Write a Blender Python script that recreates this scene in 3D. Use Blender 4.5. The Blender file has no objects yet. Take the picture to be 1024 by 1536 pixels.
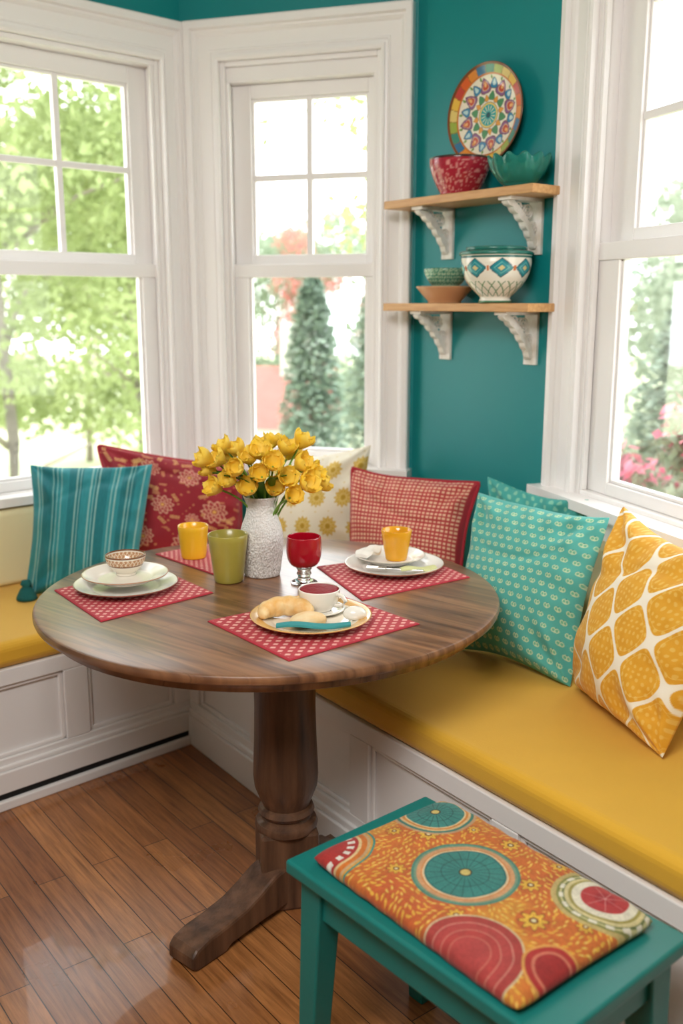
import bpy, bmesh, math, random
import numpy as np
from mathutils import Vector, Matrix, Euler
random.seed(7); np.random.seed(7)
R=math.radians
COL=bpy.context.scene.collection

# ---------------------------------------------------------------- helpers
def lin(h):
    if isinstance(h,str):
        h=h.lstrip('#'); c=[int(h[i:i+2],16)/255 for i in (0,2,4)]
    else: c=list(h)
    return [x/12.92 if x<=.04045 else ((x+.055)/1.055)**2.4 for x in c]
def rgb(h):
    h=h.lstrip('#'); return np.array([int(h[i:i+2],16)/255 for i in (0,2,4)])
def nlin(a):
    return np.where(a<=.04045,a/12.92,((a+.055)/1.055)**2.4)

def mat(name,color,rough=.5,metal=0.,var=0.,vscale=8.,bump=0.,bscale=60.,spec=.5,coat=0.,trans=0.,
        attr=False,stretch=None,color2=None,sheen=0.,transl=0.,ior=1.45,emit=0.):
    m=bpy.data.materials.new(name); m.use_nodes=True
    nt=m.node_tree; n=nt.nodes; l=nt.links
    b=n['Principled BSDF']
    b.inputs['Roughness'].default_value=rough
    b.inputs['Metallic'].default_value=metal
    b.inputs['Specular IOR Level'].default_value=spec
    b.inputs['Coat Weight'].default_value=coat
    b.inputs['Coat Roughness'].default_value=.12
    b.inputs['Transmission Weight'].default_value=trans
    b.inputs['IOR'].default_value=ior
    b.inputs['Sheen Weight'].default_value=sheen
    c=lin(color)
    tc=n.new('ShaderNodeTexCoord'); mp=n.new('ShaderNodeMapping')
    l.new(tc.outputs['Object'],mp.inputs['Vector'])
    if stretch: mp.inputs['Scale'].default_value=stretch
    if attr:
        a=n.new('ShaderNodeVertexColor'); a.layer_name='Col'; src=a.outputs['Color']
    else:
        a=n.new('ShaderNodeRGB'); a.outputs[0].default_value=(*c,1); src=a.outputs[0]
    if var>0 or color2:
        nz=n.new('ShaderNodeTexNoise'); nz.inputs['Scale'].default_value=vscale; nz.inputs['Detail'].default_value=6
        l.new(mp.outputs[0],nz.inputs['Vector'])
        mx=n.new('ShaderNodeMix'); mx.data_type='RGBA'
        rp=n.new('ShaderNodeValToRGB'); rp.color_ramp.elements[0].position=.32; rp.color_ramp.elements[1].position=.68
        l.new(nz.outputs['Fac'],rp.inputs['Fac']); l.new(rp.outputs['Color'],mx.inputs['Factor'])
        l.new(src,mx.inputs['A'])
        if color2:
            mx.inputs['B'].default_value=(*lin(color2),1)
        else:
            m2=n.new('ShaderNodeMix'); m2.data_type='RGBA'; m2.blend_type='MULTIPLY'; m2.inputs['Factor'].default_value=1
            k=1-var; m2.inputs['B'].default_value=(k,k,k,1); l.new(src,m2.inputs['A']); l.new(m2.outputs['Result'],mx.inputs['B'])
        src=mx.outputs['Result']
    l.new(src,b.inputs['Base Color'])
    if bump>0:
        nb=n.new('ShaderNodeTexNoise'); nb.inputs['Scale'].default_value=bscale; nb.inputs['Detail'].default_value=4
        l.new(mp.outputs[0],nb.inputs['Vector'])
        bp=n.new('ShaderNodeBump'); bp.inputs['Strength'].default_value=bump; bp.inputs['Distance'].default_value=.01
        l.new(nb.outputs['Fac'],bp.inputs['Height']); l.new(bp.outputs[0],b.inputs['Normal'])
    if transl>0:
        t=n.new('ShaderNodeBsdfTranslucent'); l.new(src,t.inputs['Color'])
        ms=n.new('ShaderNodeMixShader'); ms.inputs[0].default_value=transl
        l.new(b.outputs[0],ms.inputs[1]); l.new(t.outputs[0],ms.inputs[2])
        l.new(ms.outputs[0],n['Material Output'].inputs['Surface'])
    return m

def setprops(o,label=None,cat=None,kind=None,group=None):
    if label: o['label']=label
    if cat: o['category']=cat
    if kind: o['kind']=kind
    if group: o['group']=group
    return o
def mobj(name,verts,faces,m,loc=(0,0,0),rz=0,parent=None,smooth=False,bevel=0,bseg=2,colors=None):
    me=bpy.data.meshes.new(name)
    me.from_pydata([tuple(v) for v in verts],[],[tuple(f) for f in faces]); me.update()
    if m is not None: me.materials.append(m)
    if colors is not None:
        ca=me.color_attributes.new('Col','FLOAT_COLOR','POINT')
        a=np.ones((len(verts),4)); a[:,:3]=nlin(np.clip(colors,0,1)); ca.data.foreach_set('color',a.ravel())
    o=bpy.data.objects.new(name,me); COL.objects.link(o)
    o.location=loc; o.rotation_euler=(0,0,rz)
    if parent: o.parent=parent
    if smooth:
        me.polygons.foreach_set('use_smooth',[True]*len(me.polygons))
    if bevel>0:
        b=o.modifiers.new('bevel','BEVEL'); b.width=bevel; b.segments=bseg; b.limit_method='ANGLE'; b.angle_limit=R(40)
    return o
def empty(name,loc=(0,0,0),rz=0,label=None,cat=None,group=None,kind=None):
    o=bpy.data.objects.new(name,None); COL.objects.link(o); o.location=loc; o.rotation_euler=(0,0,rz); o.empty_display_size=.05
    return setprops(o,label,cat,kind,group)
def boxes_geo(bl):
    V=[];F=[]
    for (x0,x1,y0,y1,z0,z1) in bl:
        k=len(V)
        V+=[(x0,y0,z0),(x1,y0,z0),(x1,y1,z0),(x0,y1,z0),(x0,y0,z1),(x1,y0,z1),(x1,y1,z1),(x0,y1,z1)]
        F+=[(k,k+3,k+2,k+1),(k+4,k+5,k+6,k+7),(k,k+1,k+5,k+4),(k+1,k+2,k+6,k+5),(k+2,k+3,k+7,k+6),(k+3,k,k+4,k+7)]
    return V,F
def boxes(name,bl,m,**k):
    V,F=boxes_geo(bl); return mobj(name,V,F,m,**k)
def prism(name,pts,z0,z1,m,**k):
    A=sum(pts[i][0]*pts[(i+1)%len(pts)][1]-pts[(i+1)%len(pts)][0]*pts[i][1] for i in range(len(pts)))
    if A<0: pts=pts[::-1]
    n=len(pts); V=[(p[0],p[1],z0) for p in pts]+[(p[0],p[1],z1) for p in pts]
    F=[tuple(range(n-1,-1,-1)),tuple(range(n,2*n))]+[(i,(i+1)%n,n+(i+1)%n,n+i) for i in range(n)]
    return mobj(name,V,F,m,**k)
def resample(prof,step):
    out=[prof[0]]
    for a,b in zip(prof,prof[1:]):
        d=math.dist(a,b); n=max(1,int(d/step))
        for i in range(1,n+1): out.append((a[0]+(b[0]-a[0])*i/n,a[1]+(b[1]-a[1])*i/n))
    return out
def smoothprof(prof,it=2):
    for _ in range(it):
        q=[prof[0]]
        for a,b in zip(prof,prof[1:]):
            q.append((a[0]*.75+b[0]*.25,a[1]*.75+b[1]*.25)); q.append((a[0]*.25+b[0]*.75,a[1]*.25+b[1]*.75))
        q.append(prof[-1]); prof=q
    return prof
def lathe_geo(prof,segs=64,z=0,x=0,y=0):
    V=[];F=[]
    for r,h in prof:
        for i in range(segs):
            a=2*math.pi*i/segs; V.append((x+r*math.cos(a),y+r*math.sin(a),z+h))
    for j in range(len(prof)-1):
        for i in range(segs):
            i2=(i+1)%segs; F.append((j*segs+i,j*segs+i2,(j+1)*segs+i2,(j+1)*segs+i))
    return V,F
def lathe(name,prof,m,segs=64,colfn=None,sharp=False,**k):
    V,F=lathe_geo(prof,segs)
    col=None
    if colfn:
        n=len(prof); A=np.tile(np.arange(segs)*2*math.pi/segs,n); J=np.repeat(np.arange(n),segs)
        rr=np.repeat([p[0] for p in prof],segs); zz=np.repeat([p[1] for p in prof],segs)
        col=colfn(A,rr,zz,J/n)
    return mobj(name,V,F,m,smooth=not sharp,colors=col,**k)
def tube_geo(pts,r,segs=8,rf=None):
    pts=[Vector(p) for p in pts]; V=[];F=[]
    up=Vector((0,0,1)); n=len(pts)
    for i,p in enumerate(pts):
        d=(pts[min(i+1,n-1)]-pts[max(i-1,0)]).normalized()
        a=d.cross(up)
        if a.length<.05: a=d.cross(Vector((1,0,0)))
        a.normalize(); b=d.cross(a); rr=r*(rf(i/(n-1)) if rf else 1)
        for k in range(segs):
            t=2*math.pi*k/segs; V.append(tuple(p+a*math.cos(t)*rr+b*math.sin(t)*rr))
    for i in range(n-1):
        for k in range(segs):
            k2=(k+1)%segs; F.append((i*segs+k,i*segs+k2,(i+1)*segs+k2,(i+1)*segs+k))
    F.append(tuple(range(segs))[::-1]); F.append(tuple(range((n-1)*segs,n*segs)))
    return V,F
def tube(name,pts,r,m,segs=8,rf=None,**k):
    V,F=tube_geo(pts,r,segs,rf); return mobj(name,V,F,m,smooth=True,**k)
def merge(*gs):
    V=[];F=[]
    for v,f in gs:
        k=len(V); V+=list(v); F+=[tuple(i+k for i in q) for q in f]
    return V,F
def cellrand(i,j,s=0):
    x=np.sin(i*127.1+j*311.7+s*74.7)*43758.5453; return x-np.floor(x)
def vnoise(x,y,s=0):
    i=np.floor(x);j=np.floor(y);u=x-i;v=y-j;u=u*u*(3-2*u);v=v*v*(3-2*v)
    return (cellrand(i,j,s)*(1-u)+cellrand(i+1,j,s)*u)*(1-v)+(cellrand(i,j+1,s)*(1-u)+cellrand(i+1,j+1,s)*u)*v
def mixc(c,c2,m):
    m=np.clip(m,0,1)[...,None]; return c*(1-m)+c2*m
def sst(a,b,x):
    t=np.clip((x-a)/(b-a),0,1); return t*t*(3-2*t)

# ---------------------------------------------------------------- materials
TEAL=mat('teal_paint','#0a8385',rough=.42,var=.04,vscale=3,bump=.02,bscale=180)
WHITE=mat('white_gloss_paint','#f2eeec',rough=.3)
WHITEB=mat('white_cabinet_paint','#eeeae8',rough=.4)
CEIL=mat('ceiling_paint','#f2efe9',rough=.8)
BACKW=mat('warm_white_wall','#e0d6c9',rough=.7)
YEL=mat('mustard_fabric','#e6af2e',rough=.75,var=.08,vscale=4,bump=.12,bscale=500,sheen=.25)
CREAM=mat('cream_fabric','#ebdfb4',rough=.8,bump=.1,bscale=400)
STOOLT=mat('teal_satin_paint','#1a7872',rough=.36,var=.1,vscale=6,bump=.03)
SHELFW=mat('light_oak','#d8a872',rough=.45,color2='#c28e58',vscale=6,stretch=(1.5,14,14))
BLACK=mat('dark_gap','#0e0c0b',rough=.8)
FAB=mat('printed_fabric','#ffffff',rough=.8,attr=True,bump=.15,bscale=700,sheen=.12)
CER=mat('painted_ceramic','#ffffff',rough=.18,attr=True,coat=.4)
WCER=mat('white_ceramic','#f2ece2',rough=.15,coat=.4)
DARKW=mat('dark_walnut','#72503a',rough=.45,color2='#432c1f',vscale=5,stretch=(6,6,.6),coat=.08,bump=.14,bscale=20)

def glassmat(name,tint=(1,1,1),refl=.06,k=.5):
    m=bpy.data.materials.new(name); m.use_nodes=True; nt=m.node_tree; n=nt.nodes; l=nt.links
    n.remove(n['Principled BSDF'])
    t=n.new('ShaderNodeBsdfTransparent'); t.inputs[0].default_value=(*tint,1)
    g=n.new('ShaderNodeBsdfGlossy'); g.inputs['Roughness'].default_value=.02
    f=n.new('ShaderNodeLayerWeight'); f.inputs[0].default_value=.25
    mt=n.new('ShaderNodeMath'); mt.operation='MULTIPLY_ADD'; mt.inputs[1].default_value=k; mt.inputs[2].default_value=refl
    l.new(f.outputs['Fresnel'],mt.inputs[0])
    mx=n.new('ShaderNodeMixShader'); l.new(mt.outputs[0],mx.inputs[0]); l.new(t.outputs[0],mx.inputs[1]); l.new(g.outputs[0],mx.inputs[2])
    l.new(mx.outputs[0],n['Material Output'].inputs['Surface']); return m
PANE=glassmat('window_glass',refl=.01,k=.3)
CG=mat('clear_glass','#f4f8f8',rough=.03,trans=1.,ior=1.45)

def floormat():
    m=bpy.data.materials.new('hardwood_planks'); m.use_nodes=True; nt=m.node_tree; n=nt.nodes; l=nt.links; b=n['Principled BSDF']
    tc=n.new('ShaderNodeTexCoord'); mp=n.new('ShaderNodeMapping'); mp.inputs['Rotation'].default_value=(0,0,R(52.5))
    l.new(tc.outputs['Object'],mp.inputs['Vector'])
    br=n.new('ShaderNodeTexBrick'); l.new(mp.outputs[0],br.inputs['Vector'])
    br.inputs['Scale'].default_value=1; br.inputs['Brick Width'].default_value=.95; br.inputs['Row Height'].default_value=.074
    br.inputs['Mortar Size'].default_value=.0014; br.inputs['Mortar Smooth'].default_value=.3; br.inputs['Bias'].default_value=0
    br.offset=.37; br.offset_frequency=2
    br.inputs['Color1'].default_value=(*lin('#c28650'),1); br.inputs['Color2'].default_value=(*lin('#965f38'),1); br.inputs['Mortar'].default_value=(*lin('#38200f'),1)
    m2=n.new('ShaderNodeMapping'); m2.inputs['Scale'].default_value=(2.6,42,1); l.new(mp.outputs[0],m2.inputs['Vector'])
    nz=n.new('ShaderNodeTexNoise'); nz.inputs['Scale'].default_value=1.6; nz.inputs['Detail'].default_value=10; nz.inputs['Roughness'].default_value=.7; nz.inputs['Distortion'].default_value=.5
    l.new(m2.outputs[0],nz.inputs['Vector'])
    rp=n.new('ShaderNodeValToRGB'); rp.color_ramp.elements[0].position=.33; rp.color_ramp.elements[0].color=(.42,.34,.28,1)
    rp.color_ramp.elements[1].position=.64; rp.color_ramp.elements[1].color=(1.15,1.1,1.05,1)
    l.new(nz.outputs['Fac'],rp.inputs['Fac'])
    mx=n.new('ShaderNodeMix'); mx.data_type='RGBA'; mx.blend_type='MULTIPLY'; mx.inputs['Factor'].default_value=.9
    l.new(br.outputs['Color'],mx.inputs['A']); l.new(rp.outputs['Color'],mx.inputs['B'])
    nw=n.new('ShaderNodeTexNoise'); nw.inputs['Scale'].default_value=3.5; nw.inputs['Detail'].default_value=5; l.new(mp.outputs[0],nw.inputs['Vector'])
    rw=n.new('ShaderNodeValToRGB'); rw.color_ramp.elements[0].position=.35; rw.color_ramp.elements[0].color=(.76,.70,.64,1); rw.color_ramp.elements[1].position=.65
    l.new(nw.outputs['Fac'],rw.inputs['Fac'])
    my=n.new('ShaderNodeMix'); my.data_type='RGBA'; my.blend_type='MULTIPLY'; my.inputs['Factor'].default_value=.8
    l.new(mx.outputs['Result'],my.inputs['A']); l.new(rw.outputs['Color'],my.inputs['B']); l.new(my.outputs['Result'],b.inputs['Base Color'])
    mr=n.new('ShaderNodeMapRange'); mr.inputs[3].default_value=.20; mr.inputs[4].default_value=.40; l.new(nw.outputs['Fac'],mr.inputs[0]); l.new(mr.outputs[0],b.inputs['Roughness'])
    b.inputs['Coat Weight'].default_value=.2
    bp=n.new('ShaderNodeBump'); bp.inputs['Strength'].default_value=.35; bp.inputs['Distance'].default_value=.003; bp.invert=True
    l.new(br.outputs['Fac'],bp.inputs['Height'])
    b2=n.new('ShaderNodeBump'); b2.inputs['Strength'].default_value=.06; b2.inputs['Distance'].default_value=.01
    l.new(nz.outputs['Fac'],b2.inputs['Height']); l.new(bp.outputs[0],b2.inputs['Normal']); l.new(b2.outputs[0],b.inputs['Normal'])
    return m
def tabletopmat():
    m=bpy.data.materials.new('walnut_tabletop'); m.use_nodes=True; nt=m.node_tree; n=nt.nodes; l=nt.links; b=n['Principled BSDF']
    tc=n.new('ShaderNodeTexCoord'); mp=n.new('ShaderNodeMapping'); mp.inputs['Rotation'].default_value=(0,0,R(38))
    l.new(tc.outputs['Object'],mp.inputs['Vector'])
    m2=n.new('ShaderNodeMapping'); m2.inputs['Scale'].default_value=(1.6,20,1); l.new(mp.outputs[0],m2.inputs['Vector'])
    nz=n.new('ShaderNodeTexNoise'); nz.inputs['Scale'].default_value=2; nz.inputs['Detail'].default_value=9; nz.inputs['Distortion'].default_value=.7
    l.new(m2.outputs[0],nz.inputs['Vector'])
    rp=n.new('ShaderNodeValToRGB'); e=rp.color_ramp.elements
    e[0].position=.32; e[0].color=(*lin('#5a3826'),1); e[1].position=.68; e[1].color=(*lin('#9a6c4a'),1)
    l.new(nz.outputs['Fac'],rp.inputs['Fac'])
    br=n.new('ShaderNodeTexBrick'); l.new(mp.outputs[0],br.inputs['Vector']); br.inputs['Scale'].default_value=1
    br.inputs['Brick Width'].default_value=5; br.inputs['Row Height'].default_value=.13; br.inputs['Mortar Size'].default_value=.0006
    br.inputs['Color1'].default_value=(1,1,1,1); br.inputs['Color2'].default_value=(.82,.78,.74,1); br.inputs['Mortar'].default_value=(.5,.45,.4,1)
    mx=n.new('ShaderNodeMix'); mx.data_type='RGBA'; mx.blend_type='MULTIPLY'; mx.inputs['Factor'].default_value=1
    l.new(rp.outputs['Color'],mx.inputs['A']); l.new(br.outputs['Color'],mx.inputs['B']); l.new(mx.outputs['Result'],b.inputs['Base Color'])
    b.inputs['Roughness'].default_value=.32; b.inputs['Coat Weight'].default_value=.4; b.inputs['Coat Roughness'].default_value=.22
    return m

# ---------------------------------------------------------------- plan of the bay
AL,AM,AT,AW=R(42.5),R(-17.6),R(-52.5),R(-72); AR=R(-54.3)
L0=(-.596,3.848); M0=L0; T0=(.262,3.576); W0=(.670,3.045); C0=(-.513,3.11)
def pt(o,a,s,dn=0):
    return (o[0]+s*math.cos(a)+dn*math.sin(a), o[1]+s*math.sin(a)-dn*math.cos(a))
Lend=pt(L0,AL,-3.2); Wend=pt(W0,AW,2.3)
room=[Lend,(-2.95,-1.6),(1.9,-1.6),Wend,W0,T0,L0]
fl=prism('floor',room,-.1,0,floormat()); setprops(fl,'glossy brown hardwood plank floor',None,'structure')
ce=prism('ceiling',room,2.75,2.85,CEIL); setprops(ce,kind='structure')
TH=.14
def wall(name,o,a,s0,s1,hole=None,m=TEAL):
    if hole:
        h0,h1,z0,z1=hole
        bl=[(s0,h0,0,TH,0,2.75),(h1,s1,0,TH,0,2.75),(h0,h1,0,TH,0,z0),(h0,h1,0,TH,z1,2.75)]
    else: bl=[(s0,s1,0,TH,0,2.75)]
    w=boxes(name,bl,m,loc=(o[0],o[1],0),rz=a); setprops(w,kind='structure'); return w
wall('wall_left',L0,AL,-3.2,.0,(-.95,-.10,.80,2.33))
wall('wall_back',M0,AM,0,.90,(.16,.775,.85,2.33))
wall('wall_back_right',T0,AT,0,.67)
wall('wall_right',W0,AW,0,2.3,(.15,1.05,.90,2.33))
def wseg(name,p,q):
    a=math.atan2(q[1]-p[1],q[0]-p[0]); wall(name,p,a,0,math.dist(p,q),None,BACKW)
wseg('wall_front_left',(-2.95,-1.6),Lend); wseg('wall_front',(1.9,-1.6),(-2.95,-1.6)); wseg('wall_front_right',Wend,(1.9,-1.6))

def window(idx,o,a,h,gl,gr,gb,gt,rail,head=0,muntv=None):
    h0,h1,z0,z1=h
    ln=[]
    t=.018
    ln+=[(h0,h0+t,-.004,TH,z0,z1),(h1-t,h1,-.004,TH,z0,z1),(h0+t,h1-t,-.004,TH,z1-t,z1),(h0+t,h1-t,0,TH+.03,z0,z0+t)]
    if head: ln+=[(h0+t,h1-t,.01,TH,z1-head,z1-t)]
    ln+=[(h0+t,h0+t+.014,0,.018,z0+t,z1-head-.001),(h1-t-.014,h1-t,0,.018,z0+t,z1-head-.001)]
    ys=(.022,.056); yu=(.058,.092)
    sl=h0+t; sr=h1-t; zt=z1-(head if head else t)
    ln+=[(sl,gl,ys[0],ys[1],z0+t,rail-.035),(gr,sr,ys[0],ys[1],z0+t,rail-.035),(gl,gr,ys[0],ys[1],z0+t,gb),(sl,sr,ys[0]-.004,ys[1],rail-.035,rail+.014)]
    gb_=.010
    ln+=[(gl,gl+gb_,ys[0]+.010,ys[1],gb,rail-.035),(gr-gb_,gr,ys[0]+.010,ys[1],gb,rail-.035),(gl+gb_,gr-gb_,ys[0]+.010,ys[1],gb,gb+gb_)]
    g2l,g2r=gl+.008,gr-.008
    ln+=[(sl,g2l,yu[0],yu[1],rail-.02,zt),(g2r,sr,yu[0],yu[1],rail-.02,zt),(g2l,g2r,yu[0],yu[1],gt,zt),(g2l,g2r,yu[0],yu[1],rail-.02,rail+.05)]
    ln+=[(g2l,g2l+gb_,yu[0]+.010,yu[1],rail+.05,gt),(g2r-gb_,g2r,yu[0]+.010,yu[1],rail+.05,gt),(g2l+gb_,g2r-gb_,yu[0]+.010,yu[1],gt-gb_,gt)]
    mv=(g2l+g2r)/2 if muntv is None else muntv
    mh=(rail+.05+gt)/2
    ln+=[(mv-.011,mv+.011,yu[0]+.006,yu[1]-.004,rail+.05,gt),(g2l,g2r,yu[0]+.008,yu[1]-.006,mh-.011,mh+.011)]
    w=boxes('window_%d'%idx,ln,WHITE,loc=(o[0],o[1],0),rz=a,bevel=.003,bseg=2)
    setprops(w,'white double-hung window with four-pane upper sash',None,'structure')
    boxes('glass_pane',[(gl-.01,gr+.01,.038,.041,gb-.01,rail-.03),(g2l-.01,g2r+.01,.078,.081,rail+.04,gt+.01)],PANE,parent=w)
    return w
CPROF=[(0,0),(0,.024),(.06,.028),(.12,.028),(.13,.019),(.20,.017),(.23,.021),(.27,.021),(.29,.016),(.62,.016),(.66,.022),(.72,.028),(.76,.028),(.78,.036),(.80,.042),(.96,.042),(1,.038),(1,0)]
def casing(idx,o,a,i0,i1,wl,wt,wr,zi,zb,sill,o0,o1):
    V=[];F=[];n=len(CPROF)
    for (w,y) in CPROF:
        V+=[(i0-w*wl,-y,zb),(i0-w*wl,-y,zi+w*wt),(i1+w*wr,-y,zi+w*wt),(i1+w*wr,-y,zb)]
    for j in range(n-1):
        for k in range(3): F.append((j*4+k,(j+1)*4+k,(j+1)*4+k+1,j*4+k+1))
    g=[(V,F)]
    if sill is not None:
        g.append(boxes_geo([(o0,o1,-.075,.02,sill-.03,sill),(o0+.02,o1-.02,-.022,0,sill-.11,sill-.045),(o0+.02,o1-.02,-.034,0,sill-.045,sill-.03)]))
    V,F=merge(*g)
    t=mobj('trim_%d'%idx,V,F,WHITE,loc=(o[0],o[1],0),rz=a)
    setprops(t,'wide white moulded window casing',None,'structure')
window(1,L0,AL,(-.95,-.10,.80,2.33),-.845,-.185,.855,2.25,1.60,muntv=-.475)
casing(1,L0,AL,-.95,-.10,.13,.14,.095,2.33,.80,.815,-1.1,-.01)
window(2,M0,AM,(.16,.775,.85,2.33),.245,.715,.91,2.21,1.60,head=.07)
casing(2,M0,AM,.16,.775,.13,.14,.115,2.33,.80,.865,.01,.90)
window(3,W0,AW,(.15,1.05,.90,2.33),.275,.925,.955,2.26,1.625)
casing(3,W0,AW,.15,1.05,.145,.14,.145,2.33,.86,.905,-.02,1.22)
lk=empty('sash_lock',(*pt(W0,AW,.60,-.03),1.639),AW,'small dark metal sash lock on the meeting rail','window lock')
LKM=mat('dark_bronze','#4a4038',rough=.35,metal=.8)
lathe('lock_base',[(0,0),(.026,0),(.026,.008),(.014,.013),(0,.014)],LKM,segs=24,parent=lk)
tube('lock_lever',[(0,0,.012),(.02,-.008,.018),(.045,-.012,.018)],.006,LKM,parent=lk)

# ---------------------------------------------------------------- benches
C0b=pt(C0,AL,-1.9); L0b=pt(L0,AL,-1.9)
F1=pt(C0,AR,2.5); W1=pt(W0,AW,1.9)
def bench(name,label,poly,o,a,s0,s1,panels,gap):
    e=empty(name,(o[0],o[1],0),a,label,'bench')
    c,s=math.cos(-a),math.sin(-a)
    lp=[((p[0]-o[0])*c-(p[1]-o[1])*s,(p[0]-o[0])*s+(p[1]-o[1])*c) for p in poly]
    prism('bench_body',lp,0.0,.425,WHITEB,parent=e)
    bl=[(s0,s1,-.018,0,.375,.425),(s0,s1,-.018,0,.05,.15)]
    for x in panels: bl.append((x-.04,x+.04,-.018,0,.15,.375))
    boxes('face_frame',bl,WHITEB,parent=e,bevel=.003)
    bl=[]
    for x0,x1 in zip(panels,panels[1:]):
        a0,a1=x0+.04,x1-.04
        for (p,q,r,t) in [(a0,a1,.15,.164),(a0,a1,.361,.375),(a0,a0+.014,.15,.375),(a1-.014,a1,.15,.375)]:
            bl.append((p,q,-.010,0,r,t))
    boxes('panel_molding',bl,WHITEB,parent=e,bevel=.004)
    if gap:
        boxes('base_molding',[(s0,s1,-.034,0,.048,.115),(s0,s1,-.027,0,.115,.13),(s0,s1,-.045,0,0,.030)],WHITEB,parent=e,bevel=.004)
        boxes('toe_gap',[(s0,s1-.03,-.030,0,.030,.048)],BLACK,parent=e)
    else:
        boxes('base_molding',[(s0,s1,-.034,0,.0,.105),(s0,s1,-.027,0,.105,.125)],WHITEB,parent=e,bevel=.004)
    return e
bench('built_in_bench','white panelled built-in bench below the wide window',[C0,L0,L0b,C0b],C0,AL,-1.9,0,[-1.86,-1.36,-.86,-.43,-.04],True)
bench('built_in_bench','white panelled built-in bench under the teal wall and shelves',[C0,F1,W1,W0,T0,L0],C0,AR,0,2.5,[.04,.46,.98,1.5,2.02,2.46],False)
cl=prism('bench_cushion',[pt(C0,AL,-.012,.02),pt(L0,AL,-.02,.0),pt(L0,AL,-1.9),pt(C0,AL,-1.9,.02)],.426,.505,YEL,bevel=.026,bseg=5)
setprops(cl,'long mustard yellow bench cushion below the wide window','cushion')
cr=prism('bench_cushion',[pt(C0,AR,.012,.02),pt(C0,AR,2.5,.02),pt(W0,AW,1.88,.01),pt(W0,AW,0,.005),pt(T0,AT,0,.005),pt(L0,AM,.012,.01)],.426,.505,YEL,bevel=.026,bseg=5)
setprops(cr,'long mustard yellow bench cushion under the teal wall','cushion')
for (o,a,s0,s1,z1,lab) in [(L0,AL,-1.9,-.07,.775,'pale cream back cushion against the window wall'),(W0,AW,.05,1.85,.80,'pale cream back cushion below the side window'),]:
    b=boxes('back_cushion',[(s0,s1,-.07,-.004,.506,z1)],CREAM,loc=(o[0],o[1],0),rz=a,bevel=.02,bseg=4); setprops(b,lab,'cushion')

# ---------------------------------------------------------------- dining table
TC=(-.183,2.375); PC=(-.137,2.19)
tb=empty('dining_table',(TC[0],TC[1],0),0,'round dark walnut pedestal dining table set for a meal','table')
TOPM=tabletopmat()
prof=[(0,.702),(.545,.702),(.549,.704),(.550,.716),(.554,.722),(.561,.725),(.569,.726),(.5705,.728),(.574,.7285),(.579,.731),(.581,.736),(.581,.743),(.578,.748),(.572,.7502),(.40,.7503),(0,.7503)]
V,F=lathe_geo(prof,160); tt=mobj('tabletop',V,F,TOPM,parent=tb,smooth=True)
es=tt.modifiers.new('es','EDGE_SPLIT'); es.split_angle=R(35)
px,py=PC[0]-TC[0],PC[1]-TC[1]
pr=[(0,.70),(.11,.70),(.11,.675),(.080,.668),(.077,.655),(.075,.60),(.074,.52),(.076,.44),(.079,.37),(.080,.34),(.077,.312),(.067,.285),(.060,.268),(.058,.262),(.066,.258),(.070,.248),(.066,.240),(.060,.236),(.062,.228),(.074,.222),(.078,.212),(.076,.202),(0,.202)]
V,F=lathe_geo(pr[::-1],64,0,px,py); cm=mobj('pedestal_column',V,F,DARKW,parent=tb,smooth=True)
e2=cm.modifiers.new('es','EDGE_SPLIT'); e2.split_angle=R(40)
FA=math.atan2(-.27,-.23)
boxes('pedestal_block',[(-.072,.072,-.062,.062,.0,.205)],DARKW,loc=(px,py,0),rz=R(12),parent=tb,bevel=.008,bseg=2)
def foot(L):
    top=[(0,.12),(.066,.118),(.09,.112),(.13,.094),(.18,.076),(L-.10,.066),(L-.05,.062),(L-.015,.052),(L,.038),(L,.012),(L-.01,0)]
    bot=[(L-.10,0),(L-.12,.012),(.12,.018),(0,.018)]
    P=top+bot; w=.044; n=len(P)
    V=[(x,-w,z) for x,z in P]+[(x,w,z) for x,z in P]
    F=[tuple(range(n)),tuple(range(2*n-1,n-1,-1))]+[(i,n+i,n+(i+1)%n,(i+1)%n) for i in range(n)]
    return V,F
V,F=foot(.350); mobj('foot',V,F,DARKW,loc=(px,py,0),rz=FA,parent=tb,bevel=.007,bseg=2)
V,F=foot(.27); mobj('foot',V,F,DARKW,loc=(px,py,0),rz=FA+math.pi,parent=tb,bevel=.007,bseg=2)

# ---------------------------------------------------------------- stool + seat cushion
SA=math.atan2(-.76,.649)
sc=(.236,1.522)
st=empty('stool',(sc[0],sc[1],0),SA,'teal painted wooden stool with a printed seat cushion','stool')
lx,ly=.308,.187
boxes('seat',[(-lx,lx,-ly,ly,.422,.45)],STOOLT,parent=st,bevel=.006,bseg=3)
i=.03
boxes('apron',[(-lx+i,lx-i,-ly+i,-ly+i+.022,.345,.422),(-lx+i,lx-i,ly-i-.022,ly-i,.345,.422),(-lx+i,-lx+i+.022,-ly+i,ly-i,.345,.422),(lx-i-.022,lx-i,-ly+i,ly-i,.345,.422)],STOOLT,parent=st,bevel=.003)
for sx in (-1,1):
    for sy in (-1,1):
        tx,ty=sx*(lx-.05),sy*(ly-.05); bx,by=sx*(lx-.035),sy*(ly-.035)
        wt,wb=.029,.021
        V=[(bx-wb,by-wb,0),(bx+wb,by-wb,0),(bx+wb,by+wb,0),(bx-wb,by+wb,0),(tx-wt,ty-wt,.424),(tx+wt,ty-wt,.424),(tx+wt,ty+wt,.424),(tx-wt,ty+wt,.424)]
        F=[(3,2,1,0),(4,5,6,7),(0,1,5,4),(1,2,6,5),(2,3,7,6),(3,0,4,7)]
        mobj('leg',V,F,STOOLT,parent=st,bevel=.004)

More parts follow.
